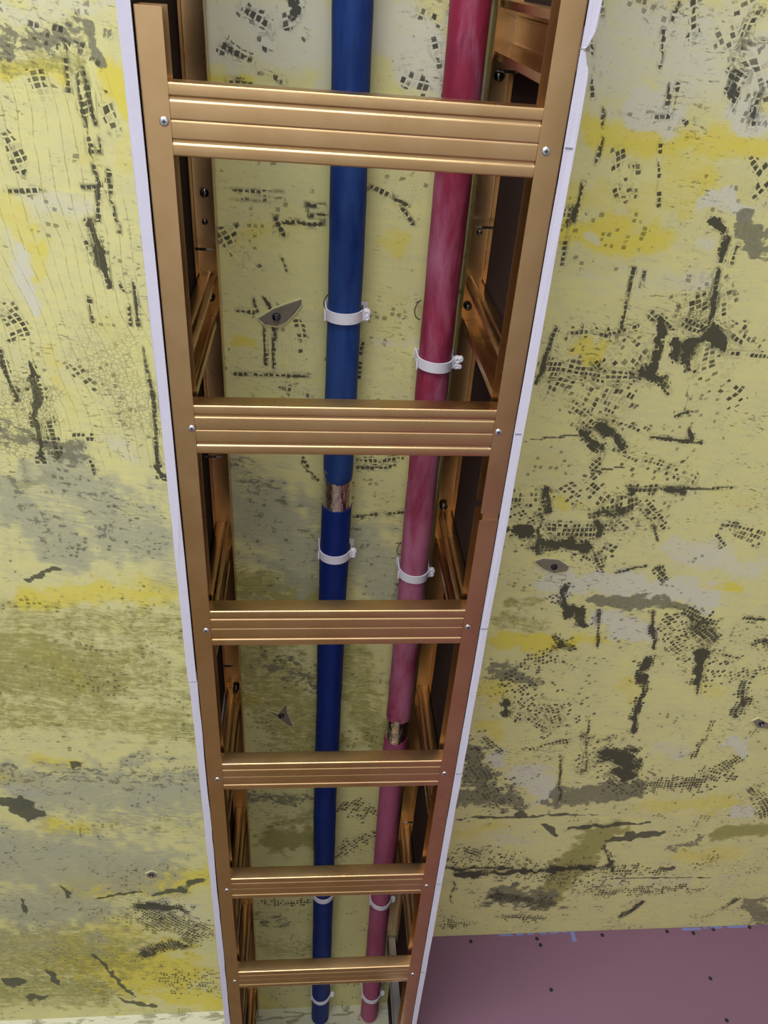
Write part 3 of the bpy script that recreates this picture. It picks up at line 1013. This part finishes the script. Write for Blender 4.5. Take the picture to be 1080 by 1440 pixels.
def cross_bar(yc, label, dy):
    """Ribbed furring channel, web down, 50 mm wide and 19 mm high."""
    e, d = 0.0250, 0.0011
    half = [(-e + 0.0060, 0.0188), (-e, 0.0188), (-e, 0.0), (-0.0168, 0.0), (-0.0160, d), (-0.0134, d), (-0.0125, 0.0002), (-0.0010, 0.0002), (0.0, d * 0.8)]
    poly = half + [(-a, b) for a, b in reversed(half[:-1])]
    pts = round_corners(poly, 0.0013)
    me = sheet(pts, 0.0006, 'X', 0.0024, W - 0.0024, lambda p, l: (l, yc + p.x + dy * (l / W - 0.5), p.y + 0.0011))
    o = tag(link('cross_bar', me, GOLD, None, 35), label, 'metal bar', 'gold cross bars of the dropped frame')
    return o


BARS = [(0.1052, 0.0030, 'nearest and largest gold ribbed cross bar, at the top of the photo', (0.0153, 0.1052), (0.3069, 0.1113)),
        (0.3640, -0.0030, 'second gold ribbed cross bar from the top, above the blue foil joint', (0.0172, 0.3635), (0.3050, 0.3602)),
        (0.6120, -0.0025, 'third gold ribbed cross bar from the top, just below the second blue-pipe clamp', (0.0148, 0.6148), (0.3059, 0.6099)),
        (0.8680, 0.0, 'fourth gold ribbed cross bar from the top, just below the red foil joint', (0.0132, 0.8705), (0.3063, 0.8672)),
        (1.1235, 0.0020, 'fifth gold ribbed cross bar from the top, second from the bottom', (0.0131, 1.1232), (0.3068, 1.1279)),
        (1.3895, 0.0015, 'lowest and farthest gold ribbed cross bar in the photo', (0.0132, 1.3891), (0.3078, 1.3897))]
for yc, dy, lab, s0, s1 in BARS:
    b = cross_bar(yc, lab, dy)
    pan_screw(b, (s0[0], s0[1], 0.0))
    pan_screw(b, (s1[0], s1[1], 0.0))


def ceiling_rail(x0, s, y0, y1, label, bolts):
    zc = H - 0.0005
    poly = round_corners([(0.0006, zc - 0.0220), (0.0006, zc - 0.0003), (0.0240, zc - 0.0003), (0.0240, zc - 0.0220)], 0.0012)
    me = sheet(poly, 0.0006, 'Y', y0, y1, lambda p, l: (x0 + s * p.x, l, p.y), 12)
    o = tag(link('ceiling_rail', me, GOLD, None, 35), label, 'metal rail', 'ceiling rails of the gold frame')
    for x, y, r, drop in bolts:
        bm = bmesh.new()
        lathe(bm, [(r * 0.55, 0.0), (r * 0.55, drop), (r, drop + 0.0003), (r, drop + r * 0.35), (r * 0.8, drop + r * 0.75), (r * 0.4, drop + r * 0.95), (r * 0.12, drop + r)], 14, (x, y, zc - 0.0006), 'Z', -1)
        bm_obj('bolt', bm, DARK_STEEL, o, 50)
    return o


ceiling_rail(0.0, 1, -0.22, 1.999, 'gold metal rail fixed to the ceiling along the left side of the box',
             ((0.0125, 0.2071, 0.0048, 0.002), (0.0110, 0.2370, 0.0032, 0.001), (0.0150, 0.9440, 0.0050, 0.003), (0.013, 0.320, 0.004, 0.002)))
ceiling_rail(W, -1, -0.22, 1.690, 'gold metal rail fixed to the ceiling along the right side of the box',
             ((0.3080, 0.0820, 0.0055, 0.006), (0.3090, 0.2352, 0.0032, 0.001), (0.3061, 0.3190, 0.0048, 0.002), (0.3062, 0.5970, 0.0055, 0.004)))


def stud(x0, s, y0, label):
    poly = [(0.0195, 0.0065), (0.0205, 0.0), (0.0150, 0.0), (0.0142, 0.0007), (0.0124, 0.0007), (0.0116, 0.0), (0.0020, 0.0),
            (0.0016, 0.012), (0.0024, 0.0135), (0.0016, 0.015), (0.0016, 0.034), (0.0024, 0.0355), (0.0016, 0.037),
            (0.0020, 0.049), (0.0116, 0.049), (0.0124, 0.0483), (0.0142, 0.0483), (0.0150, 0.049), (0.0205, 0.049), (0.0195, 0.0425)]
    pts = round_corners(poly, 0.0010, 2)
    me = sheet(pts, 0.0006, 'Z', 0.0264, H - 0.0015, lambda p, l: (x0 + s * p.x, y0 + p.y, l))
    o = tag(link('upright_stud', me, GOLD, None, 35), label, 'metal stud', 'upright studs between the edge rails and the ceiling rails')
    pan_screw(o, (x0 + s * 0.0115, y0 + 0.02, 0.0264), STEEL, 0.0026, False)
    return o


for y0, lab in ((0.2935, 'gold upright stud on the left inside the gap above the second cross bar'),
                (0.6300, 'gold upright stud on the left inside the gap above the third cross bar'),
                (0.9480, 'gold upright stud on the left inside the gap above the fourth cross bar'),
                (1.2500, 'gold upright stud on the left inside the gap above the fifth cross bar'),
                (1.5600, 'gold upright stud on the left inside the gap above the sixth cross bar'),
                (1.9100, 'farthest gold upright stud on the left, below the sixth cross bar')):
    stud(0.0, 1, y0, lab)
for y0, lab in ((0.0185, 'gold upright stud on the right above the nearest cross bar, beside the red pipe'),
                (0.2880, 'gold upright stud on the right inside the gap above the second cross bar'),
                (0.6070, 'gold upright stud on the right inside the gap above the third cross bar'),
                (0.9450, 'gold upright stud on the right inside the gap above the fourth cross bar'),
                (1.3130, 'gold upright stud on the right inside the gap above the sixth cross bar')):
    stud(W, -1, y0, lab)

# bare steel upright where the right cheek meets the lining wall
bm = bmesh.new()
for a, b in (((0.3030, 1.702, -0.2), (0.3036, 1.740, H - 0.001)), ((0.3030, 1.702, -0.2), (0.3180, 1.7026, H - 0.001)), ((0.3030, 1.7394, -0.2), (0.3180, 1.740, H - 0.001))):
    add_box(bm, a, b)
tag(bm_obj('steel_upright', bm, GALV), 'bare grey steel upright beside the red pipe below the lowest cross bar', 'metal stud')

# ------------------------------------------------------------------ insulated pipes


def pipe_path(base_x, xs, zc, y0, y1, n):
    out = []
    for k in range(n + 1):
        y = y0 + (y1 - y0) * k / n
        out.append((np.interp(y, [a for a, _ in xs], [b for _, b in xs]), y, zc + 0.0006 * math.sin(y * 9 + base_x * 40)))
    return out


def sleeve(parent, path, r, mat, ends, seed):
    rnd = random.Random(seed)
    bm = bmesh.new()
    seg, rings = 28, []
    n = len(path)
    ph = [rnd.uniform(0, 6.28) for _ in range(4)]
    for i, (x, y, z) in enumerate(path):
        rr = r * (1 + 0.012 * math.sin(y * 31 + ph[0]) + 0.008 * math.sin(y * 77 + ph[1]))
        ring = []
        for k in range(seg):
            a = 2 * PI * k / seg
            q = rr * (1 + 0.010 * math.sin(3 * a + y * 14 + ph[2]))
            ring.append(bm.verts.new((x + q * math.cos(a), y, z + q * math.sin(a))))
        rings.append(ring)
    # rounded ends
    for e, ring, (x, y, z), sg in ((ends[0], rings[0], path[0], -1), (ends[1], rings[-1], path[-1], 1)):
        prev = ring
        if e:
            for t in (0.35, 0.7, 1.0):
                rr = r * (1 - 0.30 * t ** 2.2)
                nr = []
                for k in range(seg):
                    a = 2 * PI * k / seg
                    nr.append(bm.verts.new((x + rr * math.cos(a), y + sg * 0.010 * math.sin(t * PI / 2) * (1 - 0.35 * math.sin(a)), z + rr * math.sin(a))))
                for k in range(seg):
                    j = (k + 1) % seg
                    bm.faces.new((prev[k], prev[j], nr[j], nr[k]))
                prev = nr
        bm.faces.new(prev)
    for a, b in zip(rings, rings[1:]):
        for k in range(seg):
            j = (k + 1) % seg
            bm.faces.new((a[k], a[j], b[j], b[k]))
    return bm_obj('insulation_sleeve', bm, mat, parent, 60)


def foil(parent, x, zc, y0, y1, r, seed):
    rnd = random.Random(seed)
    bm = bmesh.new(); rings = []
    for i in range(9):
        y = y0 + (y1 - y0) * i / 8
        rings.append([bm.verts.new((x + (r + rnd.uniform(-0.0004, 0.0004)) * math.cos(2 * PI * k / 28), y + rnd.uniform(-0.0006, 0.0006),
                                    zc + (r + rnd.uniform(-0.0004, 0.0004)) * math.sin(2 * PI * k / 28))) for k in range(28)])
    for a, b in zip(rings, rings[1:]):
        for k in range(28):
            j = (k + 1) % 28
            bm.faces.new((a[k], a[j], b[j], b[k]))
    bm.faces.new(rings[0]); bm.faces.new(rings[-1])
    o = bm_obj('foil_tape', bm, FOIL, parent, 60)
    return tag(o, 'shiny silver foil tape around the joint')


ZP, RP = 0.2085, 0.0190
bx = [(-0.3, 0.1590), (0.0, 0.1600), (0.25, 0.1625), (0.5, 0.1620), (0.75, 0.1600), (1.2, 0.1592), (1.75, 0.1635), (2.0, 0.1640)]
rx = [(-0.3, 0.2680), (0.0, 0.2690), (0.2, 0.2705), (0.45, 0.2705), (0.75, 0.2720), (1.2, 0.2722), (1.75, 0.2765), (2.0, 0.2770)]


def bxx(y): return float(np.interp(y, [a for a, _ in bx], [b for _, b in bx]))
def rxx(y): return float(np.interp(y, [a for a, _ in rx], [b for _, b in rx]))


pb = tag(empty('insulated_pipe', (0, 0, 0)), 'blue foam insulated water pipe running along the ceiling', 'pipe', 'insulated water pipes in the dropped box')
sleeve(pb, pipe_path(0.16, bx, ZP, -0.25, 0.536, 60), RP, BLUE_PALE, (0, 1), 1)
foil(pb, bxx(0.56), ZP, 0.528, 0.592, RP * 0.985, 3)
sleeve(pb, pipe_path(0.16, bx, ZP, 0.585, 1.998, 110), RP * 1.03, BLUE_DEEP, (0, 0), 2)
pr = tag(empty('insulated_pipe', (0, 0, 0)), 'red foam insulated water pipe running along the ceiling', 'pipe', 'insulated water pipes in the dropped box')
sleeve(pr, pipe_path(0.27, rx, ZP, -0.25, 0.988, 90), RP * 1.02, RED_A, (0, 1), 4)
foil(pr, rxx(1.01), ZP, 0.98, 1.040, RP * 1.0, 5)
sleeve(pr, pipe_path(0.27, rx, ZP, 1.036, 1.998, 80), RP * 1.04, RED_B, (0, 0), 6)

# ------------------------------------------------------------------ nylon clamps


def clamp(xc, yc, colour, label, big, tilt=0.0):
    root = tag(empty('pipe_clamp', (xc, yc, H)), label, 'pipe clamp', 'white clamps holding the pipes')
    hw, r0, r1 = 0.0062, RP * 1.045, RP * 1.045 + 0.0016
    zc = ZP - H
    # C-shaped band: from the ceiling on the left, round the underside, to the latch on the right
    path = []
    path.append((-(r0 + r1) / 2 - 0.0006, -0.0006))
    for k in range(0, 25):
        a = PI + (PI * 1.0) * k / 24
        path.append(((r0 + r1) / 2 * math.cos(a), zc + (r0 + r1) / 2 * math.sin(a)))
    path.append(((r0 + r1) / 2 + 0.0004, zc + 0.010))
    pts = [Vector(p) for p in path]
    me = sheet(pts, 0.0016, 'Y', -hw, hw, lambda p, l: (p.x, l + tilt * p.x, p.y))
    link('band', me, CLAMP, root, 40)
    bm = bmesh.new()                                  # stiffening rib on the hinge side
    add_box(bm, (-r1 - 0.0012, -hw, zc - 0.010), (-r1 + 0.0008, hw, zc - 0.0075))
    bm_obj('hinge_rib', bm, CLAMP, root)
    # latch: upright tongue and lobed catch
    bm = bmesh.new()
    add_box(bm, (r0 - 0.0002, -hw, zc - 0.006), (r1 + 0.0010, hw, -0.0006))
    bm_obj('tongue', bm, CLAMP, root)
    bm = bmesh.new()
    lobes = ((0.0052, -0.0030, 0.0050), (0.0052, 0.0044, 0.0042), (0.0095, -0.0042, 0.0036), (0.0088, 0.0050, 0.0030)) if big else ((0.0040, -0.0015, 0.0050), (0.0044, 0.0040, 0.0040))
    for lx, ly, lr in lobes:
        lathe(bm, [(lr * 0.7, 0.0), (lr, 0.0012), (lr, 0.0050), (lr * 0.85, 0.0062), (lr * 0.45, 0.0068), (lr * 0.3, 0.0060)], 14, (r1 + lx - 0.0004, ly, zc + 0.002), 'Z', -1)
    bm_obj('catch', bm, CLAMP, root, 40)
    bm = bmesh.new()
    add_box(bm, (-r1 - 0.001, -hw * 0.9, -0.0022), (r1 + 0.006, hw * 0.9, -0.0005))
    bm_obj('base', bm, CLAMP, root)
    return root


for y, lab, big in ((0.3250, 'white clamp on the blue pipe, first from the top, above the second cross bar', False),
                    (0.6620, 'white clamp on the blue pipe, just below the foil joint', False),
                    (1.4900, 'white clamp on the blue pipe between the two lowest cross bars', False),
                    (1.8950, 'white clamp on the blue pipe below the lowest cross bar', False)):
    clamp(bxx(y), y, 'blue', lab, big)
for y, lab, big in ((0.3800, 'white clamp with a large lobed catch on the red pipe, first from the top', True),
                    (0.6950, 'white clamp on the red pipe in the gap above the third cross bar', False),
                    (1.5200, 'white clamp on the red pipe between the two lowest cross bars', False),
                    (1.9000, 'white clamp on the red pipe below the lowest cross bar', False)):
    clamp(rxx(y), y, 'red', lab, big, 0.06)

# ------------------------------------------------------------------ stray wire loops behind the clamps


def wire_loop(cx, cy, r, a0, a1, label, tail=None):
    bm = bmesh.new()
    pts = [(cx + r * math.cos(a0 + (a1 - a0) * k / 14), cy + 1.3 * r * math.sin(a0 + (a1 - a0) * k / 14), H - 0.004 - 0.004 * math.sin(PI * k / 14)) for k in range(15)]
    if tail: pts.append((pts[-1][0] + tail[0], pts[-1][1] + tail[1], H - 0.002))
    tube(bm, pts, 0.0006, 6)
    return tag(bm_obj('wire_loop', bm, BLACK, None, 60), label, 'wire', 'thin black tie wires beside the pipes')


wire_loop(0.1470, 0.3200, 0.0075, 1.9, 4.6, 'thin black wire loop to the left of the blue pipe above its first clamp')
wire_loop(0.2530, 0.3250, 0.0090, 1.7, 4.5, 'thin black wire loop to the left of the red pipe above its first clamp', (-0.006, 0.004))
wire_loop(0.2560, 0.6700, 0.0080, 1.7, 4.5, 'thin black wire loop to the left of the red pipe above its second clamp', (-0.008, 0.003))
